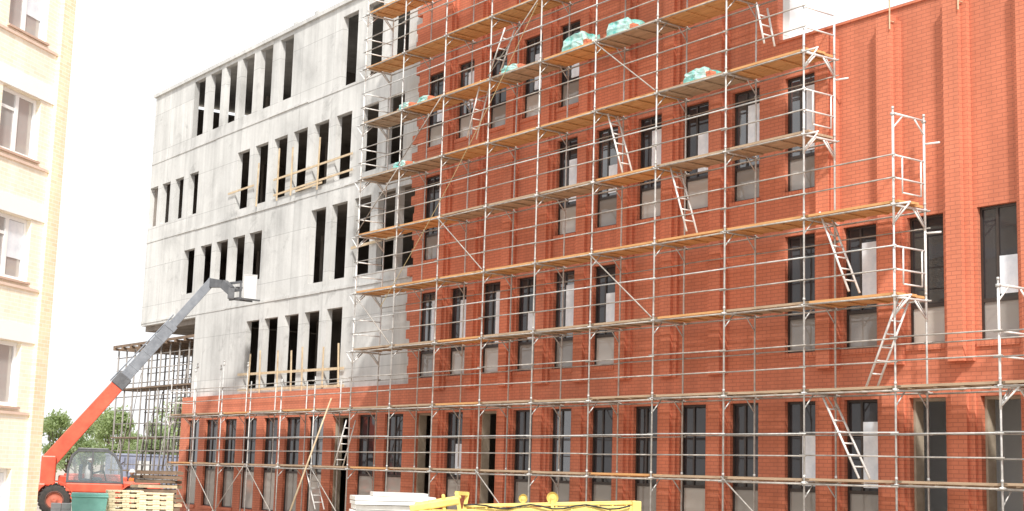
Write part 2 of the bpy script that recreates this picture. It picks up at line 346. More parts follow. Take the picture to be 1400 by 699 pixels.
def wmesh(h,style,W):
    k=(round(h,3),style,W)
    if k in WM:return WM[k]
    w=W/2-.004;fr=MB();t=.055
    fr.box(-w,-w+t,-.04,.04,.004,h-.004);fr.box(w-t,w,-.04,.04,.004,h-.004)
    fr.box(-w+t,w-t,-.04,.04,.004,t);fr.box(-w+t,w-t,-.04,.04,h-t-.004,h-.004)
    tz=h*(.30 if style=='upper' else .42)
    fr.box(-w+t,w-t,-.045,.035,tz-.04,tz+.04)
    fr.box(-.09,-.03,-.038,.034,tz+.04,h-t-.004)
    gl=MB();gl.box(-w+t-.01,w-t+.01,-.008,.008,tz+.03,h-t+.01)
    lp=MB();lp.box(-w+t-.01,w-t+.01,-.012,.006,t-.01,tz-.03)
    si=MB()
    nb=10
    for i in range(nb):
        x0=-W/2-.04+(W+.08)*i/nb
        si.box(x0+.004,x0+(W+.08)/nb-.004,-.185,-.125,-.12+.0,.0)
    si.box(-W/2+.002,W/2-.002,-.15,-.045,-.01,.012)
    F=[]
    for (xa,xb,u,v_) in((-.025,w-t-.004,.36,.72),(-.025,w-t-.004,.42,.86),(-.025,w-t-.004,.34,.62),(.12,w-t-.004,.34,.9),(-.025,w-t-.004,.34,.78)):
        fi=MB();fi.box(xa,xb,-.03,-.012,h*max(u,tz/h+.03),h*v_);F.append(fi.mesh("painted_reflection",[M_reflect_blind]))  # pale sheets before the glass, added as painted bright reflections
    G=[gl.mesh("glass",[gm]) for gm in(M_glass,M_glass2)]
    LPn=[lp.mesh("lower_pane",[gm]) for gm in(M_pane,M_pane2)]
    WM[k]=[fr.mesh("frame",[M_frame]),G,LPn,si.mesh("brick_sill",[M_brickd]),F]
    return WM[k]
for x,a,b_,st,n in BW:
    ww_=bw_(st,n)
    if st=='door':
        e=obj("doorway",None,bld,loc=(x,YC,a))
        c=MB();h=b_-a;w=ww_/2
        c.box(-w+.003,-w+.06,-.06,.22,0,h-.003);c.box(w-.06,w-.003,-.06,.22,0,h-.003);c.box(-w+.06,w-.06,-.06,.22,h-.07,h-.003)
        obj("reveal",c.mesh("reveal",[M_reveal]),e)
        continue
    ms=wmesh(b_-a,st,ww_)
    e=obj("window",None,bld,loc=(x,YF+.14,a))
    obj("frame",ms[0],e);obj("glass",ms[1][0 if random.random()<.55 else 1],e);obj("lower_pane",ms[2][0 if random.random()<.65 else 1],e);obj("brick_sill",ms[3],e)
    if (st=='upper' and random.random()<.85) or (n<12 and random.random()<.3): obj("painted_reflection",random.choice(ms[4]),e)
def tim(p,q,w=.1,h=.03,nm="timber_rail"):
    c=MB();c.beam(p,q,h,w);obj(nm,c.mesh(nm,[M_timber]),bld)
Yt=YC-.09
for (xa,ya,xb,yb) in[(312,266,347,254),(374,247,482,210),(374,268,482,232),(404,262,440,250)]:
    tim(onY(xa,ya,Yt),onY(xb,yb,Yt),.08)
for (xa,ya,yb) in[(350,225,283),(378,205,275),(397,203,268),(433,190,260),(338,485,540),(354,480,540),(378,480,540),(397,480,540),(412,475,535),(440,475,530),(462,470,530)]:
    p=onY(xa,yb,Yt-.05);q=onY(xa,ya,Yt-.05);tim((p.x,Yt-.05,p.z),(p.x+random.uniform(-.12,.12),Yt-.05,q.z),.07,.04,"timber_post")
for (xa,ya,xb,yb) in[(325,513,470,504),(325,534,470,528),(480,340,545,322)]:
    tim(onY(xa,ya,Yt),onY(xb,yb,Yt),.10)
# ---------------------------------------------------------------- scaffolding
YO=24.5;YI=25.55;PX1=onY(1224,500,YO).x;PX8=onY(593,500,YO).x
BAY=(PX8-PX1)/7
def P(n):return PX1+BAY*(n-1)
def zd(k):return EYE+.10+2*(k-1)
sc=obj("scaffolding",None,loc=(P(1),YO,0),label="tall galvanised tube scaffolding with plank decks along the facade",cat="scaffolding")
O=Vector((P(1),YO,0))
def tomesh(nm,c,mats,sm=False,label=None,parent=sc,org=O):
    c.v=[tuple(Vector(v)-org) for v in c.v]
    return obj(nm,c.mesh(nm,mats,sm),parent,label=label)
for n in range(-2,17):
    if n<=0: t=zd(2)+2.05
    elif n==1:t=zd(4)+2.05
    elif n<=10:t=zd(9)+2.1
    else:t=zd(2)+1.15+random.choice([0,0,.9])
    for Y in(YO,YI):
        tt=t if (Y==YO or n<=1 or n>10) else t-.1
        c=MB();c.tube((P(n),Y,.12),(P(n),Y,tt),.023)
        z=.15
        while z<tt:
            c.tube((P(n),Y,z+.02),(P(n),Y,z+.08),.031,8);z+=2
        for k in range(1,10):
            if zd(k)<tt: c.box(P(n)-.035,P(n)+.035,Y-.04,Y+.04,zd(k)-.12,zd(k)-.06)
        c.box(P(n)-.08,P(n)+.08,Y-.08,Y+.08,.0,.015);c.tube((P(n),Y,.01),(P(n),Y,.3),.018)
        tomesh("standard",c,[M_galv],True)
ranges={1:(-2,16),2:(-2,16),3:(1,10),4:(1,10),5:(2,10),6:(2,10),7:(2,10),8:(2,10),9:(2,10)}
for k,(a,b_) in ranges.items():
    for n in range(a,b_+1):
        if k==1 and n%2: continue
        c=MB();z=zd(k)-.09;c.tube((P(n),YO-.08,z),(P(n),YI+.08,z),.024)
        c.tube((P(n),YO,z-.35),(P(n),YO+.32,z),.016,6);c.tube((P(n),YI,z-.35),(P(n),YI-.32,z),.016,6)
        tomesh("transom",c,[M_galv],True)
DM=[]
for mt in(M_deckg,M_decko):
    for v in range(3):
        c=MB();L_=abs(BAY);w=(YI-YO-.1)/3
        for i in range(3):
            e0=random.uniform(-.12,.02) ;e1=random.uniform(-.02,.14);dz=random.uniform(0,.012)
            c.box(-L_+e0,e1,.05+i*w+.012,.05+(i+1)*w-.008,-.062+dz,-.008+dz)
        for i in range(4):
            x=-L_+.3+i*(L_-.6)/3;c.box(x-.05,x+.05,.08,YI-YO-.08,-.085,-.0625)
        DM.append(c.mesh("deck",[mt]))
for k,(a,b_) in ranges.items():
    for n in range(a,b_):
        pw_={1:.1,2:.1,3:.35,4:.7,5:.75,6:.65,7:.8,8:1,9:1}[k]
        wood = random.random()<pw_
        obj("deck",random.choice(DM[3:] if wood else DM[:3]),sc,loc=(P(n)-O.x,0,zd(k)+ (random.uniform(.0,.02))))
def run(k,off,a,b_,Y,r=.018,nm="guard_rail",mat=M_galv):
    c=MB()
    for n in range(a,b_):
        j=random.uniform(-.03,.03);c.tube((P(n)+.1,Y,zd(k)+off+j*.4),(P(n+1)-.1,Y,zd(k)+off+j),r,6)
    tomesh(nm,c,[mat],True)
for k,(a,b_) in ranges.items():
    run(k,1.0,a,b_,YO-.045,mat=M_galv if k%2 else M_rail);run(k,.5,a,b_,YO-.05,mat=M_rail)
    run(k,-.11,a,b_,YO-.05,.022,"ledger",M_rail);run(k,-.10,a,b_,YI+.05,.022,"ledger",M_rail)
    if k in(1,2): run(k,1.0,a,b_,YI+.04,.017,"guard_rail",M_rail)
    if k in (3,5): run(k,1.5,a,b_,YI+.05,.016,"guard_rail",M_rail)
for k,n in[(2,-0),(3,1),(4,1),(5,2),(6,2),(3,10),(4,10),(5,10),(6,10),(7,10),(8,10),(9,10),(2,16)]:
    c=MB()
    big=(k,n) in((4,1),(2,0))
    c.tube((P(n),YO,zd(k)-.55),(P(n),YO,zd(k)+(1.95 if big else 1.05)),.028,8);c.tube((P(n),YI,zd(k)-.55),(P(n),YI,zd(k)+(1.95 if big else 1.45)),.028,8)
    for h in(.5,1.0): c.tube((P(n),YO,zd(k)+h),(P(n),YI,zd(k)+h),.022,6)
    if big:
        c.tube((P(n),YO,zd(k)+1.93),(P(n),YI,zd(k)+1.93),.028,8)
        c.tube((P(n),YO,zd(k)+1.6),(P(n),YO+.33,zd(k)+1.92),.02,6);c.tube((P(n),YI,zd(k)+1.6),(P(n),YI-.33,zd(k)+1.92),.02,6)
    c.tube((P(n),YO,zd(k)-.10),(P(n),YI,zd(k)-.10),.030,8)
    c.tube((P(n),YO,zd(k)-.5),(P(n),YO+.4,zd(k)-.11),.022,6);c.tube((P(n),YI,zd(k)-.5),(P(n),YI-.4,zd(k)-.11),.022,6)
    if (k,n) in((4,1),(5,2),(3,1)):
        c.tube((P(n),YO+.3,zd(k)+.2),(P(n),YO+.3,zd(k)+1.0),.02,6);c.tube((P(n),YI-.12,zd(k)+.2),(P(n),YI-.12,zd(k)+1.0),.02,6);c.tube((P(n),YO+.3,zd(k)+.2),(P(n),YI-.12,zd(k)+.2),.02,6)
        c.tube((P(n),YI,zd(k)+1.4),(P(n)+.35,YI+.1,zd(k)+1.4),.024,6)
    c.tube((P(n),YO,zd(k)-.1),(P(n)+(.45 if n<5 else -.45),YO,zd(k)-.1),.024,6)
    c.tube((P(n),YO,zd(k)-.5),(P(n)+(.42 if n<5 else -.42),YO,zd(k)-.12),.02,6)
    tomesh("end_frame",c,[M_alu],True)
for (n,k,s) in[(4,3,1),(7,4,1),(8,6,-1),(9,3,1),(6,1,1),(10,1,1),(13,1,-1),(15,1,1),(2,1,1),(4,6,1),(12,1,1),(14,1,1),(6,7,-1),(9,5,-1)]:
    c=MB();a,b_=(P(n),P(n+1)) if s>0 else (P(n+1),P(n))
    c.tube((a,YO-.075,zd(k)-(0 if k>1 else 1.9)),(b_,YO-.075,zd(k)+(1.9 if k>1 else 0)),.018,6);tomesh("brace",c,[M_rail],True)
def ladder(xt,yt,xb,yb,Y=24.95,nm="ladder"):
    t=onY(xt,yt,Y);b_=onY(xb,yb,Y);c=MB()
    for s in(-.18,.18):
        c.tube(t+Vector((0,s,0)),b_+Vector((0,s,0)),.026,6)
    m=max(4,int((t-b_).length/.28))
    for i in range(1,m):
        p=b_.lerp(t,i/m);c.tube(p+Vector((0,-.18,0)),p+Vector((0,.18,0)),.02,6)
    tomesh(nm,c,[M_alu],True,label="aluminium ladder between two decks")
for a in[(1238,403,1192,530),(1133,545,1182,655),(1128,292,1168,400),(923,228,946,318),(838,158,858,238),(664,112,645,190),(424,640,437,697),(697,40,678,96),(480,575,462,640),(1042,10,1052,62)]: ladder(*a)
c=MB();pts=[onY(735,5,YO-.3)]
e=onY(520,420,YO-.4)
prev=pts[0]
for i in range(1,13):
    t=i/12;p=pts[0].lerp(e,t);p.z-=math.sin(t*math.pi)*.35;c.tube(prev,p,.011,5);prev=p
tomesh("hoist_rope",c,[M_rope])
# long timber pole leaning on the scaffold
pt=onY(453,545,YO-.09);pb=onY(400,690,YO-.9)
dd_=(pb-pt).normalized();pb=pt+dd_*((pt.z-.02)/-dd_.z)
lp_=obj("timber_pole",None,loc=(pb.x,pb.y,0),label="long thin pale timber pole leaning against the scaffolding",cat="pole")
c=MB();o3=Vector((pb.x,pb.y,0));c.tube(pb-o3,pt-o3,.035,8,r1=.028);obj("pole_shaft",c.mesh("pole_shaft",[M_timber],True),lp_)
def pack(px,py,k,w=1.1,h=.45,mat=M_teal,lab="pack of bricks in torn teal plastic wrap on scaffold deck"):
    p=onY(px,py,24.95);zb=zd(k)+.025
    bm=bmesh.new();bmesh.ops.create_cube(bm,size=1)
    bmesh.ops.subdivide_edges(bm,edges=bm.edges,cuts=4,use_grid_fill=True)
    for v in bm.verts:
        top_=(v.co.z+.5)
        v.co.x*=w*(1-.16*top_);v.co.y*=.72*(1-.12*top_);v.co.z=top_*h
        if top_>.05:
            v.co+=Vector((random.uniform(-.03,.03),random.uniform(-.03,.03),random.uniform(-.025,.04)-.10*max(0,abs(v.co.x)/w-.3)))
    me=bpy.data.meshes.new("wrapped_bricks");bm.to_mesh(me);bm.free();me.materials.append(mat)
    e=obj("brick_pack",None,loc=(p.x,24.98,zb),rotz=random.uniform(-.1,.1),label=lab,cat="brick pack",group="brick packs on the scaffold decks")
    obj("plastic_wrap",me,e)
    c=MB();c.box(-w/2-.1,w/2+.1,-.31,.31,0,.018)
    for i in range(3):
        c.box(-w/2-.14+i*.02,-w/2+.1,-.3+i*.22,-.1+i*.22,.016,.10+.06*(i%2))
        c.box(w/2-.1,w/2+.12-i*.03,-.3+i*.22,-.1+i*.22,.016,.11+.05*((i+1)%2))
    obj("bricks",c.mesh("bricks",[M_brickd]),e)
for a in[(795,42,7,1.1,.42),(856,20,7,1.0,.36),(707,86,7,.8,.2),(562,140,7,.7,.2),(588,130,7,.6,.2),(556,222,6,.7,.2),(962,90,6,.9,.28)]: pack(*a)
# ---------------------------------------------------------------- shoring tower below the cantilever
x0=onY(168,560,27).x;x1=XLL-.5;zt=ZC-1.0
sh=obj("shoring_tower",None,loc=(x0,27,0),label="falsework tower of props and timber beams under overhanging concrete",cat="shoring tower")
So=Vector((x0,27,0))
nx=10;ny=5
for i in range(nx):
    for j in range(ny):
        xx=x0+(x1-x0)*i/(nx-1);yy=26.6+j*1.6
        c=MB();c.tube((xx,yy,0),(xx,yy,zt+.04),.045,6);tomesh("prop",c,[M_iron],True,parent=sh,org=So)
for j in range(ny):
    yy=26.6+j*1.6
    c=MB()
    for k in range(1,12): c.tube((x0-.3,yy+.06,k*zt/11.5),(x1+.2,yy+.06,k*zt/11.5),.028,6)
    for i in range(nx-1):
        xa=x0+(x1-x0)*i/(nx-1);xb=x0+(x1-x0)*(i+1)/(nx-1);k=(i*2+j)%5
        c.tube((xa,yy-.06,k*zt/9.5+.2),(xb,yy-.06,(k+4)*zt/9.5),.022,6)
    tomesh("ledger",c,[M_iron],True,parent=sh,org=So)
for i in range(nx):
    xx=x0+(x1-x0)*i/(nx-1)
    c=MB();c.box(xx-.05,xx+.05,26.3,33.6,zt+.05,zt+.17);tomesh("timber_beam",c,[M_oldtim],parent=sh,org=So)
for k,xe in((2,x1),(4,x0+3),(7,x1)):
    c=MB();c.box(x0-.2,xe,26.5,27.9,k*zt/9.5+.05,k*zt/9.5+.11);tomesh("plank_platform",c,[M_oldtim],parent=sh,org=So)
for j in range(6):
    yy=26.4+j*1.25;c=MB();c.box(x0-.2,x1+.3,yy-.05,yy+.05,zt+.172,zt+.29);tomesh("timber_joist",c,[M_oldtim],parent=sh,org=So)
# ---------------------------------------------------------------- apartment block, near
EL=atdepth(48,629,33.0);EL.z=0
dv=ray(1200,664);dv.z=0;dv.normalize()
nv=Vector((dv.y,-dv.x,0))
def onL(x,y,off=0):
    d=ray(x,y);E=EL+nv*off;t=(E-CAM).dot(nv)/d.dot(nv);p=CAM+d*t
    return (p-EL).dot(dv),p.z
ang=math.atan2(dv.y,dv.x)
ap=obj("apartment_block",None,loc=EL,rotz=ang,label="pale tan brick apartment block with whitish render bands",cat="building")
H=19;S0=-16
wz=[]
for (yt,yb,xc) in[(-40,58,40),(122,213,28),(288,362,20),(455,556,14)]:
    wz.append((onL(xc,yb)[1],onL(xc,yt)[1]))
sR=onL(54,170)[0];sLf=onL(0,170)[0]
ww=sR-sLf
hl=[]
st=(wz[1][0]-wz[3][0])/2;hh=avg(*[b_-a for a,b_ in wz[1:]])
bases=[wz[3][0]-st,wz[3][0],wz[3][0]+st,wz[3][0]+2*st,wz[3][0]+3*st,wz[3][0]+4*st]
for zb in bases:
    if zb<.3: continue
    for m in range(3):
        hl.append((sLf-m*(ww+1.6),sR-m*(ww+1.6),zb,min(zb+hh,H-.3)))
c=MB()
wallgrid(c,[S0,0]+[h[0] for h in hl]+[h[1] for h in hl],[0,H]+[h[2] for h in hl]+[h[3] for h in hl],lambda x,z:not inhole(hl,x,z),0,.3)
obj("wall",c.mesh("wall",[M_pale2],recalc=False),ap)
c=MB();sP=onL(52,400)[0];c.box(sP,.06,-.10,.012,0,H-.1);obj("corner_pier",c.mesh("corner_pier",[M_pale]),ap)
c=MB();c.box(-.3,-.0,.3,9,0,H);c.box(S0,-.3,8.7,9,0,H);c.box(S0,0,.3,9,H-.2,H-.001);c.box(S0,-.3,2,2.2,0,H-.3);obj("inner_wall",c.mesh("inner_wall",[M_white]),ap)
for zb in bases:
    if zb>1.5:
        c=MB();c.box(S0,sP-.003,-.03,.01,zb+hh+.02,min(zb+hh+.42,H-.05));obj("render_band",c.mesh("render_band",[M_white]),ap)
        c=MB();c.box(S0,sP-.003,-.04,.012,zb-.17,zb-.11);obj("ledge",c.mesh("ledge",[M_ledge]),ap)
for a,b_,z0,z1 in hl:
    w_=b_-a;h_=z1-z0
    e=obj("window",None,ap,loc=((a+b_)/2,.16,z0));c=MB();t=.09;w=w_/2-.003
    c.box(-w,-w+t,-.04,.04,.003,h_-.003);c.box(w-t,w,-.04,.04,.003,h_-.003);c.box(-w+t,w-t,-.04,.04,.003,t);c.box(-w+t,w-t,-.04,.04,h_-t,h_-.003)
    c.box(-.06,.06,-.045,.035,t,h_-t);c.box(-w+t,-.06,-.035,.03,h_*.68,h_*.68+.07)
    obj("frame",c.mesh("frame",[M_white]),e)
    c=MB();c.box(-w+t-.01,w-t+.01,-.01,.01,t-.01,h_-t+.01);obj("glass",c.mesh("glass",[M_panel]),e)
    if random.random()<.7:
        c=MB();c.box(.07,w-t-.002,-.03,-.012,h_*.35,h_-t-.01);obj("blind",c.mesh("blind",[M_reflect_blind]),e)
    c=MB();c.box(-w-.05,w+.05,-.22,-.045,-.05,-.003);obj("sill",c.mesh("sill",[M_sill]),e)
# ---------------------------------------------------------------- telehandler
A=onY(68,630,18.5);B=onY(291,384,23.9)
hd=Vector((B.x-A.x,B.y-A.y,0)).normalized();ha=math.atan2(hd.y,hd.x)
PIV=Vector((-1.75,.25,A.z))
Rz=Matrix.Rotation(ha,3,'Z');base=A-Rz@PIV;base.z=0
tele=obj("telehandler",None,loc=base,rotz=ha,label="red telescopic handler with long raised grey boom",cat="telehandler")
def loc_(p):return Rz.inverted()@(Vector(p)-base)
Bl=loc_(B)
d=(Bl-PIV)
c=MB();c.beam(PIV+d*-.01,PIV+d*.44,.46,.60,w1=.44,h1=.52);c.beam(PIV+d*.40,PIV+d*.455,.54,.58,1)
bo=obj("boom",c.mesh("boom",[M_red,M_grey]),tele);bevel(bo,.03)
c=MB();c.beam(PIV+d*.44,PIV+d*.74,.38,.45);c.beam(PIV+d*.73,PIV+d*1.0,.29,.34);c.beam(PIV+d*.72,PIV+d*.745,.42,.49)
sdir=d.cross(Vector((0,1,0))).normalized()
c.tube(PIV+d*.4+sdir*.34,PIV+d*.78+sdir*.24,.03,6)
for q in(.5,.58,.66): c.beam(PIV+d*q,PIV+d*(q+.006),.40,.47)
o=obj("boom_extension",c.mesh("boom_extension",[M_bgrey]),tele);bevel(o,.02)
C1=loc_(onY(306,389,24.0))
WP=onY(341,407,24.95);WK=onY(316,400,24.1)
D3=Rz.inverted()@Vector((WP.x-WK.x,WP.y-WK.y,0));dist=D3.length
ri=D3.normalized();pe=Vector((-ri.y,ri.x,0))
c=MB();c.beam(PIV+d*.985,C1,.24,.38,w1=.24,h1=.28);
K=loc_(WK)
c.beam(C1,K+Vector((0,0,.05)),.22,.34);c.box(K.x-.12,K.x+.12,K.y-.14,K.y+.14,K.z-.26,K.z+.16)
for s in(-.45,.45):
    c.beam(K+ri*.2+pe*s*.8+Vector((0,0,-.28)),K+ri*.2+pe*s*.8+Vector((0,0,.42)),.08,.08);c.beam(K+ri*.2+pe*s*.6+Vector((0,0,-.24)),K+ri*(dist+.3)+pe*s*.6+Vector((0,0,-.24)),.10,.06)
for h in(-.25,.08,.4): c.beam(K+ri*.2-pe*.4+Vector((0,0,h)),K+ri*.2+pe*.4+Vector((0,0,h)),.09,.09)
c.beam(K-ri*.02+Vector((0,0,.08)),K+ri*.2+Vector((0,0,.12)),.1,.1);c.beam(K+ri*.2+Vector((0,0,.2)),K+ri*.5+Vector((0,0,.22)),.06,.08)
o=obj("fork_carriage",c.mesh("fork_carriage",[M_grey]),tele)
fang=math.atan2(WP.y,WP.x)-math.pi/2
ld=obj("panel_load",None,loc=(WP.x,WP.y,WK.z-.205),rotz=fang,label="white framed panel carried upright on the handler forks",cat="panel")
c=MB();c.box(-.25,.25,-.03,.03,0,1.0)
obj("panel_sheet",c.mesh("panel_sheet",[M_block]),ld)
c=MB()
c.box(-.27,.27,-.045,-.0305,0,.05);c.box(-.27,.27,-.045,-.0305,.95,1.0);c.box(-.27,-.22,-.045,-.0305,.05,.95);c.box(.22,.27,-.045,-.0305,.05,.95);c.box(-.2,.2,-.15,.15,-.02,-.002)
obj("panel_frame",c.mesh("panel_frame",[M_lgrey]),ld)
c=MB();c.box(-2.3,2.3,-.5,.5,.5,1.1);c.box(-2.4,-1.8,-.85,.85,.65,1.2);c.box(-2.05,-1.5,-.20,-.02,1.1,A.z+.18);c.box(-2.05,-1.5,.52,.70,1.1,A.z+.18);c.box(2.1,2.6,-.7,.7,.5,1.1);c.box(-1.2,1.2,-1.1,-.5,.6,.9)
o=obj("chassis",c.mesh("chassis",[M_red]),tele);bevel(o,.05)
c=MB();c.box(-1.4,1.2,.6,1.15,.85,1.5);c.box(-1.2,1.0,.62,1.1,1.49,1.58);o=obj("engine_cover",c.mesh("engine_cover",[M_red]),tele);bevel(o,.08,3)
c=MB();c.box(.75,2.4,-.95,.1,.95,1.35);o=obj("bonnet",c.mesh("bonnet",[M_red]),tele);bevel(o,.08,3)
WR=.58/.66
for wx in(-1.45,1.5):
    for s in(-1,1):
        c=MB();n=9
        for i in range(n):
            a0=math.pi*(.02+.96*i/n);a1=math.pi*(.02+.96*(i+1)/n)
            c.beam((wx+.70*math.cos(a0),s*.97,.58+.70*math.sin(a0)),(wx+.70*math.cos(a1),s*.97,.58+.70*math.sin(a1)),.44,.04)
        obj("mudguard",c.mesh("mudguard",[M_red]),tele)
        w_=obj("wheel",None,tele,loc=(wx,s*.98,.59));w_.scale=(WR,1,WR)
        c=MB();c.lathe([(.34,-.18),(.58,-.21),(.65,-.15),(.66,0),(.65,.15),(.58,.21),(.34,.18)],'y',28)
        for i in range(24):
            a0=2*math.pi*i/24
            for q in(-1,1):
                p0=Vector((.665*math.cos(a0),0,.665*math.sin(a0)));p1=Vector((.65*math.cos(a0+.12),q*.19,.65*math.sin(a0+.12)));c.beam(p0,p1,.05,.04)
        obj("tyre",c.mesh("tyre",[M_tyre],True),w_)
        c=MB();c.lathe([(.0,-.06),(.12,-.12),(.14,-.07),(.30,-.10),(.38,-.195),(.39,.195),(.30,.10),(.14,.07),(.12,.12),(0,.06)],'y',24)
        obj("rim",c.mesh("rim",[M_rim],True),w_)
CX=-.05
cb_=obj("cab",None,tele,loc=(CX,-.72,.9))
c=MB();x0_,x1_,y0_,y1_=-1.05,1.05,-.45,.5
c.box(x0_,x1_,y0_,y1_,0,.36)
o=obj("cab_body",c.mesh("cab_body",[M_red]),cb_);bevel(o,.06,3)
c=MB()
def prof(yy,off):
    pts=[(x0_+.05,.36),(x0_+.06,.9),(x0_+.18,1.38),(x0_+.38,1.56),(x1_-.62,1.58),(x1_-.36,1.42),(x1_-.10,.95),(x1_-.03,.36)]
    return [Vector((a,yy+off*(z-.36),z)) for a,z in pts]
A1=prof(y0_+.05,.05);B1=prof(y1_-.05,-.04)
for Pn in(A1,B1):
    for i in range(len(Pn)-1): c.beam(Pn[i],Pn[i+1],.08,.08)
    c.beam(Pn[0]+Vector((0,0,.04)),Pn[-1]+Vector((0,0,.04)),.08,.08)
for i in(0,3,4,7): c.beam(A1[i],B1[i],.08,.08)
c.beam(Vector((-.15,y0_+.05,.38)),Vector((-.12,y0_+.11,1.56)),.06,.06)
obj("cab_frame",c.mesh("cab_frame",[M_grey]),cb_)
c=MB();c.box(x0_+.36,x1_-.6,y0_+.08,y1_-.06,1.60,1.67);o=obj("cab_roof",c.mesh("cab_roof",[M_grey]),cb_);bevel(o,.03)
mgl,N,L,b=nt("tinted_cab_glass");b.inputs['Base Color'].default_value=(.35,.42,.44,1);b.inputs['Alpha'].default_value=.3;b.inputs['Roughness'].default_value=.03;b.inputs['IOR'].default_value=1.6
c=MB()
c.add([tuple(v) for v in A1],[tuple(range(8))]);c.add([tuple(v) for v in B1],[tuple(range(8))])
for i in range(7):
    if i!=3: c.add([tuple(A1[i]),tuple(A1[i+1]),tuple(B1[i+1]),tuple(B1[i])],[(0,1,2,3)])
obj("cab_glass",c.mesh("cab_glass",[mgl],recalc=False),cb_)
c=MB();c.box(-.5,.0,-.2,.25,.365,.52);c.box(-.6,-.46,-.2,.25,.45,1.05);o=obj("seat",c.mesh("seat",[M_navy]),cb_);bevel(o,.04)
c=MB();c.tube((.45,.0,.38),(.3,0,.86),.025);c.lathe([(.17,0),(.19,.015),(.17,.03),(.15,.015),(.17,0)],'x',18,c=(.28,0,.88));c.tube((.29,-.17,.88),(.29,.17,.88),.012);obj("steering_wheel",c.mesh("steering_wheel",[M_black],True),cb_)
c=MB();c.beam((.93,y0_+.02,1.1),(1.05,y0_-.25,1.2),.03,.03);c.box(1.03,1.07,y0_-.38,y0_-.2,1.0,1.35);obj("mirror",c.mesh("mirror",[M_grey]),cb_)
for s in(-.55,.55):
    c=MB();c.lathe([(0,.05),(.09,.04),(.1,0),(.08,-.08),(0,-.1)],'x',14,c=(2.6,s,.85));obj("headlight",c.mesh("headlight",[M_lgrey],True),tele)
# ---------------------------------------------------------------- people
def person(loc,rz,pose='stand',cloth=M_navy,vest=M_orange,label=""):
    e=obj("person",None,loc=loc,rotz=rz,label=label,cat="person")
    V=[];Rr=[];E=[]
    def a(p,r,par=None):
        V.append(p);Rr.append(r)
        if par is not None:E.append((par,len(V)-1))
        return len(V)-1
    dz=0 if pose=='stand' else -.5
    pel=a((0,0,.95+dz),.135);sp_=a((0,0,1.15+dz),.13,pel);ch=a((.01,0,1.36+dz),.15,sp_);nk=a((.02,0,1.5+dz),.06,ch);hd_=a((.035,0,1.62+dz),.09,nk);ht=a((.03,0,1.71+dz),.085,hd_);a((.135,0,1.61+dz),.018,hd_)
    for s in(-1,1):
        sh_=a((0,s*.18,1.42+dz),.065,ch)
        if pose=='stand': el=a((.03,s*.25,1.14+dz),.046,sh_);wr=a((.16,s*.22,.92+dz),.032,el);hnd=a((.20,s*.21,.86+dz),.03,wr);dd=Vector((.03,0,-.05))
        else: el=a((.14,s*.24,1.15+dz),.046,sh_);wr=a((.36,s*.17,1.22+dz),.032,el);hnd=a((.42,s*.15,1.25+dz),.03,wr);dd=Vector((.05,0,-.01))
        h=Vector(V[hnd])
        for i,ln in enumerate((.8,.95,1,.9)):
            b1=a(tuple(h+dd*.7+Vector((0,(i-1.5)*.02,0))),.010,hnd);a(tuple(h+dd*(.7+ln)+Vector((0,(i-1.5)*.021,-.015))),.008,b1)
        a(tuple(h+Vector((.02,-s*.045,0))),.010,hnd)
        hp=a((0,s*.1,.9+dz),.1,pel)
        if pose=='stand': kn=a((.04*s,s*.11,.5),.065,hp);an=a((-.02+.08*s,s*.11,.09),.045,kn);a((.12+.08*s,s*.12,.045),.042,an)
        else: kn=a((.45,s*.14,.47),.065,hp);an=a((.5,s*.14,.08),.045,kn);a((.62,s*.14,.05),.042,an)
    me=bpy.data.meshes.new("body");me.from_pydata(V,E,[]);me.materials.append(cloth)
    o=obj("body",me,e);m=o.modifiers.new("skin",'SKIN');
    for i,r_ in enumerate(Rr): me.skin_vertices[0].data[i].radius=(r_,r_)
    me.skin_vertices[0].data[0].use_root=True
    s_=o.modifiers.new("sub",'SUBSURF');s_.levels=1;s_.render_levels=1
    z=dz
    c=MB();c.lathe([(.10,1.30-.0),(.155,1.28),(.165,1.1),(.15,.93),(.16,.86)],'z',14,c=(0,0,z))
    c.v=[(x,y*1.25,zz_) for x,y,zz_ in c.v];
    c.lathe([(.155,1.28),(.15,1.38),(.09,1.46),(.07,1.48)],'z',14,c=(0,0,z));obj("vest",c.mesh("vest",[vest],True),e)
    c=MB();c.lathe([(0.0,1.80),(.06,1.79),(.11,1.74),(.125,1.68),(.15,1.665),(.15,1.655),(.12,1.66)],'z',16,c=(.03,0,z));obj("hard_hat",c.mesh("hard_hat",[M_wrap],True),e)
    c=MB();c.lathe([(0,1.53),(.05,1.535),(.085,1.58),(.1,1.63),(.1,1.67),(.0,1.7)],'z',14,c=(.04,0,z));c.beam((.13,0,1.64+z),(.155,0,1.60+z),.02,.02);obj("face",c.mesh("face",[M_skin],True),e)
pp=atdepth(180,660,62);person((pp.x,pp.y,0),-.5,'stand',M_navy,M_orange,label="worker in orange vest and white hard hat walking")
sp2=base+Rz@Vector((CX-.22,-.72,0));person((sp2.x,sp2.y,.9+.06),ha,'sit',M_navy,M_lgrey,label="driver seated inside the handler cab holding the wheel")
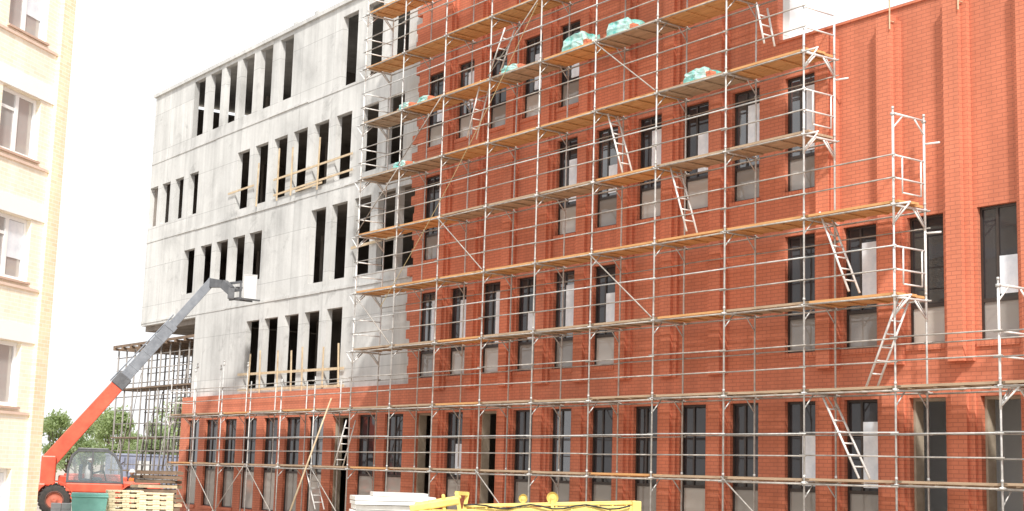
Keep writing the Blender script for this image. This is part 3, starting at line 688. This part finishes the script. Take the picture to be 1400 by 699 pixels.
# ---------------------------------------------------------------- site clutter at left
def face_ang(p): return math.atan2(p.y,p.x)-math.pi/2
def pallet_stack(px,py,dep,w,h,n,lab,rot=.1):
    p=atdepth(px,py,dep);e=obj("pallet_stack",None,loc=(p.x,p.y,0),rotz=face_ang(p)+rot,label=lab,cat="pallets",group="stacks of wooden pallets")
    hh_=h/n
    for i in range(n):
        c=MB();z=i*hh_;j=random.uniform(-.03,.03)
        for k in range(3): c.box(-w/2+j,w/2+j,-.4+k*.36,-.3+k*.36,z,z+hh_*.28)
        for k in range(3):
            for q in range(3): c.box(-w/2+j+q*(w-.2)/2,-w/2+.2+j+q*(w-.2)/2,-.4+k*.36,-.3+k*.36,z+hh_*.28,z+hh_*.66)
        for k in range(8): c.box(-w/2+j+k*(w-.12)/7,-w/2+.12+j+k*(w-.12)/7,-.42,.44,z+hh_*.66,z+hh_*.95)
        obj("pallet",c.mesh("pallet",[M_pallet]),e)
pallet_stack(170,690,45,1.05,1.22,8,"stack of pale wooden pallets standing on the ground")
pallet_stack(215,690,45,1.0,1.17,8,"stack of pale wooden pallets beside another stack",-.05)
p=atdepth(122,690,44)
e=obj("waste_bin",None,loc=(p.x,p.y,0),rotz=face_ang(p),label="teal green plastic waste container with hinged lid",cat="waste container")
c=MB();c.add([(-.45,-.35,.2),(.45,-.35,.2),(.45,.35,.2),(-.45,.35,.2),(-.52,-.45,1.0),(.52,-.45,1.0),(.52,.45,1.0),(-.52,.45,1.0)],[(0,3,2,1),(4,5,6,7),(0,1,5,4),(1,2,6,5),(2,3,7,6),(3,0,4,7)])
c.box(-.55,.55,-.49,.49,1.0,1.05);o=obj("bin_body",c.mesh("bin_body",[M_green]),e);bevel(o,.02)
c=MB();c.box(-.53,.53,-.46,.46,1.051,1.12);c.tube((-.52,.47,1.09),(.52,.47,1.09),.03);o=obj("lid",c.mesh("lid",[M_green]),e);bevel(o,.02)
for s in(-.38,.38):
    for t in(-.3,.3):
        c=MB();c.lathe([(0,-.02),(.09,-.03),(.1,0),(.09,.03),(0,.02)],'y',14,c=(s,t,.1));obj("wheel",c.mesh("wheel",[M_tyre],True),e)
p=atdepth(84,690,44)
e=obj("block_pallet",None,loc=(p.x,p.y,0),rotz=face_ang(p),label="small pallet of grey concrete blocks",cat="blocks")
c=MB()
for i in range(4):
    for j in range(2): c.box(-.3+j*.3+.005,-.3+j*.3+.29,-.25,.25,.12+i*.17,.12+i*.17+.162)
obj("blocks",c.mesh("blocks",[M_lgrey]),e)
c=MB();c.box(-.35,.35,-.3,.3,.06,.115);c.box(-.35,-.2,-.3,.3,0,.06);c.box(.2,.35,-.3,.3,0,.06);obj("pallet",c.mesh("pallet",[M_timber]),e)
p=atdepth(214,665,50)
e=obj("timber_pile",None,loc=(p.x,p.y,0),rotz=face_ang(p)+.2,label="untidy pile of old brown formwork planks",cat="timber pile")
for i in range(12):
    c=MB()
    for j in range(4):
        a0=random.uniform(-.08,.08);y_=-.5+j*.28;xo=random.uniform(-.2,.2);z=.05+i*.155
        c.beam((-.66+xo,y_,z+random.uniform(-.02,.02)),(.66+xo,y_+a0,z+random.uniform(-.02,.02)),.22,.1)
    obj("plank_layer",c.mesh("plank_layer",[M_oldtim if i%4 else M_timber]),e)
p=atdepth(205,640,92)
e=obj("site_cabin",None,loc=(p.x,p.y,0),rotz=face_ang(p)+.3,label="faded blue corrugated site container",cat="container")
c=MB();c.box(-2.5,2.5,-1.2,1.2,.1,2.5)
for i in range(23): c.box(-2.45+i*.21,-2.45+i*.21+.1,-1.24,-1.2005,.25,2.4)
obj("container_shell",c.mesh("container_shell",[M_blue]),e)
c=MB();c.box(-2.55,2.55,-1.27,1.25,2.502,2.62);obj("roof",c.mesh("roof",[M_blue]),e)
c=MB();c.box(-1.2,-.3,-1.27,-1.242,.15,2.2);obj("door",c.mesh("door",[M_lgrey]),e)
def treemesh(h,seed,mat):
    random.seed(seed)
    t=MB();t.tube((0,0,0),(.1,0,h*.35),.16,8,r1=.11)
    lf=MB();cl=[]
    for i in range(11):
        a0=random.uniform(0,6.28);rr=random.uniform(.05,.32)*h;z=h*random.uniform(.35,.88);q=Vector((rr*math.cos(a0)*(1.15-z/h*.6),rr*math.sin(a0)*(1.15-z/h*.6),z))
        t.tube((.1,0,h*random.uniform(.2,.35)),q,.07,6,r1=.02);cl.append((q,random.uniform(.09,.17)*h))
    cl.append((Vector((0,0,h*.9)),h*.12))
    for q,r_ in cl:
        for k in range(230):
            v=Vector((random.gauss(0,1),random.gauss(0,1),random.gauss(0,.8)));v=v.normalized()*r_*random.uniform(.4,1.1)
            s=random.uniform(.09,.18);n1=Vector((random.gauss(0,1),random.gauss(0,1),random.gauss(0,1))).normalized();n2=n1.cross(Vector((random.random(),random.random(),1))).normalized()
            cc=q+v;lf.add([cc-n1*s,cc+n2*s*.6,cc+n1*s,cc-n2*s*.6],[(0,1,2,3)])
    return t.mesh("trunk",[M_bark],True),lf.mesh("crown",[mat],recalc=False)
TM=[treemesh(6.2,1,M_leaf),treemesh(5.0,2,M_leaf2),treemesh(7.2,3,M_leaf)]
random.seed(11)
for i,(px,dep,k) in enumerate([(74,118,0),(92,130,1),(116,112,1),(138,130,2),(160,116,0),(182,124,1),(205,112,1),(226,120,0),(245,128,2),(104,140,1),(172,142,0)]):
    p=atdepth(px,640,dep);e=obj("tree",None,loc=(p.x,p.y,0),rotz=random.uniform(0,6),label="leafy green deciduous tree beyond the site",cat="tree",group="row of trees beyond the site")
    s=random.uniform(.85,1.1);e.scale=(s,s,s)
    obj("trunk",TM[k][0],e);obj("crown",TM[k][1],e)
# ---------------------------------------------------------------- foreground: panel stack and yellow crane
p=atdepth(534,690,24)
e=obj("panel_stack",None,loc=(p.x,p.y,0),rotz=face_ang(p)+.1,label="untidy low stack of thin white panels and boards",cat="panels")
z=.1;i=0
while z<1.70:
    hgt=random.uniform(.05,.085);xo=random.uniform(-.05,.05);yo=random.uniform(-.05,.05)
    sh_=0;ww_=random.uniform(.62,.72)
    if z>1.60: ww_=random.uniform(.35,.5);sh_=random.choice([-.25,.1,.25])
    c=MB();c.beam((-ww_+xo+sh_,yo,z+hgt/2),(ww_+xo+sh_,yo+random.uniform(-.08,.08),z+hgt/2+random.uniform(-.006,.006)),random.uniform(.8,.95),hgt-.008)
    obj("panel",c.mesh("panel",[(M_block,M_wrap)[(0,0,1,0,0)[i%5]]]),e);z+=hgt+.003;i+=1
c=MB()
for s in(-.5,0,.5): c.box(s-.05,s+.05,-.45,.45,0,.095)
c.box(-.6,.6,-.03,.03,.02,.08)
obj("bearer",c.mesh("bearer",[M_timber]),e)
p=atdepth(725,690,20)
cr=obj("trailer_crane",None,loc=(p.x,p.y,-.0),rotz=face_ang(p),label="yellow trailer-mounted site crane with folded boom and sheaves",cat="crane")
DZ=-.09
c=MB();c.box(-1.5,1.5,-.55,-.45,.5,.7);c.box(-1.5,1.5,.45,.55,.5,.7)
for i in range(5): c.box(-1.5+i*.7,-1.4+i*.7,-.45,.45,.52,.68)
c.box(1.5,2.3,-.06,.06,.52,.66);c.box(-1.2,-1.0,-.2,.2,.68,1.2);c.box(1.1,1.3,-.2,.2,.68,1.45);obj("chassis",c.mesh("chassis",[M_yel]),cr)
for s in(-.6,.6):
    for t in(-.75,.75):
        w_=obj("wheel",None,cr,loc=(s,t,.36));c=MB();c.lathe([(.2,-.1),(.33,-.12),(.36,-.08),(.36,.08),(.33,.12),(.2,.1)],'y',24);obj("tyre",c.mesh("tyre",[M_tyre],True),w_)
        c=MB();c.lathe([(0,-.05),(.1,-.06),(.2,-.1),(.21,.1),(.1,.06),(0,.05)],'y',20);obj("rim",c.mesh("rim",[M_mudrim],True),w_)
c=MB();c.box(-1.5,-.96,-.4,.4,.7,1.54);c.beam((-1.62,-.3,1.55),(-.96,-.3,1.68),.1,.1);c.beam((-1.6,.25,1.60),(-.96,.25,1.72),.08,.05);c.beam((-1.35,-.3,1.5),(-1.35,-.3,1.68),.06,.06);c.beam((-1.15,-.3,1.5),(-1.18,-.3,1.76),.05,.05);o=obj("ballast_box",c.mesh("ballast_box",[M_yel]),cr);bevel(o,.02)
c=MB();c.beam((-.95,0,1.54+DZ),(1.5,0,1.66+DZ),.4,.22);c.beam((-.9,-.16,1.69+DZ),(1.45,-.16,1.80+DZ),.05,.03);c.beam((-.9,.12,1.69+DZ),(1.45,.12,1.81+DZ),.05,.05);c.beam((1.44,0,1.2+DZ),(1.44,0,1.83+DZ),.44,.12);
for i in range(9): c.box(-.75+i*.26,-.72+i*.26,-.215,-.2,1.46+DZ+i*.013,1.64+DZ+i*.013)
for i in range(12): c.box(-.8+i*.19,-.77+i*.19,-.18,.14,1.64+DZ+i*.0092,1.70+DZ+i*.0092)
o=obj("folded_boom",c.mesh("folded_boom",[M_yel]),cr);bevel(o,.01)
c=MB();c.beam((-.92,-.3,1.5+DZ),(-1.0,-.3,1.88+DZ),.07,.05);c.beam((-.92,-.05,1.5+DZ),(-.86,-.05,1.87+DZ),.05,.05);c.beam((-1.0,-.3,1.87+DZ),(-.86,-.05,1.86+DZ),.05,.05);obj("mast_bracket",c.mesh("mast_bracket",[M_yel]),cr)
c=MB();pr=Vector((-.9,-.2,1.62))
for i in range(1,16):
    q=Vector((-.9+i*.15,-.235-.02*math.sin(i),1.60+.03*math.sin(i*1.3)+i*.004));c.tube(pr,q,.012,6);pr=q
obj("hydraulic_hose",c.mesh("hydraulic_hose",[M_black],True),cr)
for x_,z_,r_ in((-.1,1.80,.06),(.3,1.82,.08)):
    z_+=DZ+.02
    c=MB();c.lathe([(.015,-.02),(r_*.7,-.02),(r_,-.045),(r_*.8,0),(r_,.045),(r_*.7,.02),(.015,.02),(.015,-.02)],'y',22,c=(x_,-.12,z_));c.box(x_-.02,x_+.02,-.19,-.17,z_-.13,z_+.02);c.tube((x_,-.2,z_),(x_,-.05,z_),.018);obj("sheave",c.mesh("sheave",[M_yel],False),cr)
fc=bpy.data.curves.new("lettering",'FONT');fc.body="AHMKE";fc.size=.2;fc.extrude=.003
fo=bpy.data.objects.new("tmp",fc);COL.objects.link(fo);bpy.context.view_layer.update()
me=bpy.data.meshes.new_from_object(fo.evaluated_get(bpy.context.evaluated_depsgraph_get()));bpy.data.objects.remove(fo);me.materials.clear();me.materials.append(M_black)
lo=obj("lettering",me,cr,loc=(-.32,-.222,1.41));lo.rotation_euler=(math.radians(90),math.radians(-2.8),0)
# ---------------------------------------------------------------- light
EL_=43;AZ=-29
sd=Vector((math.cos(math.radians(EL_))*math.cos(math.radians(AZ)),math.cos(math.radians(EL_))*math.sin(math.radians(AZ)),math.sin(math.radians(EL_))))
sl=bpy.data.lights.new("sun",'SUN');sl.energy=5.0;sl.angle=math.radians(5);sl.color=(1,.95,.88)
so=bpy.data.objects.new("sun",sl);COL.objects.link(so);so.rotation_euler=sd.to_track_quat('Z','Y').to_euler();so.location=(20,-20,40)
w=bpy.data.worlds.new("World");scene.world=w;w.use_nodes=True;N=w.node_tree.nodes;L=w.node_tree.links
sk=N.new("ShaderNodeTexSky");sk.sky_type='NISHITA';sk.sun_disc=False;sk.sun_elevation=math.radians(EL_);sk.sun_rotation=math.radians(90-AZ)
sk.dust_density=6;sk.air_density=1.5;sk.ozone_density=1
hs=N.new("ShaderNodeHueSaturation");hs.inputs['Saturation'].default_value=.22;hs.inputs['Value'].default_value=1.0
L.new(sk.outputs[0],hs.inputs['Color'])
ad=N.new("ShaderNodeMix");ad.data_type='RGBA';ad.inputs[0].default_value=.85
L.new(hs.outputs[0],ad.inputs[6]);ad.inputs[7].default_value=(8.9,9.0,9.2,1)
L.new(ad.outputs[2],N['Background'].inputs[0]);N['Background'].inputs[1].default_value=.15
scene.view_settings.view_transform='Standard';scene.view_settings.look='None';scene.view_settings.exposure=0
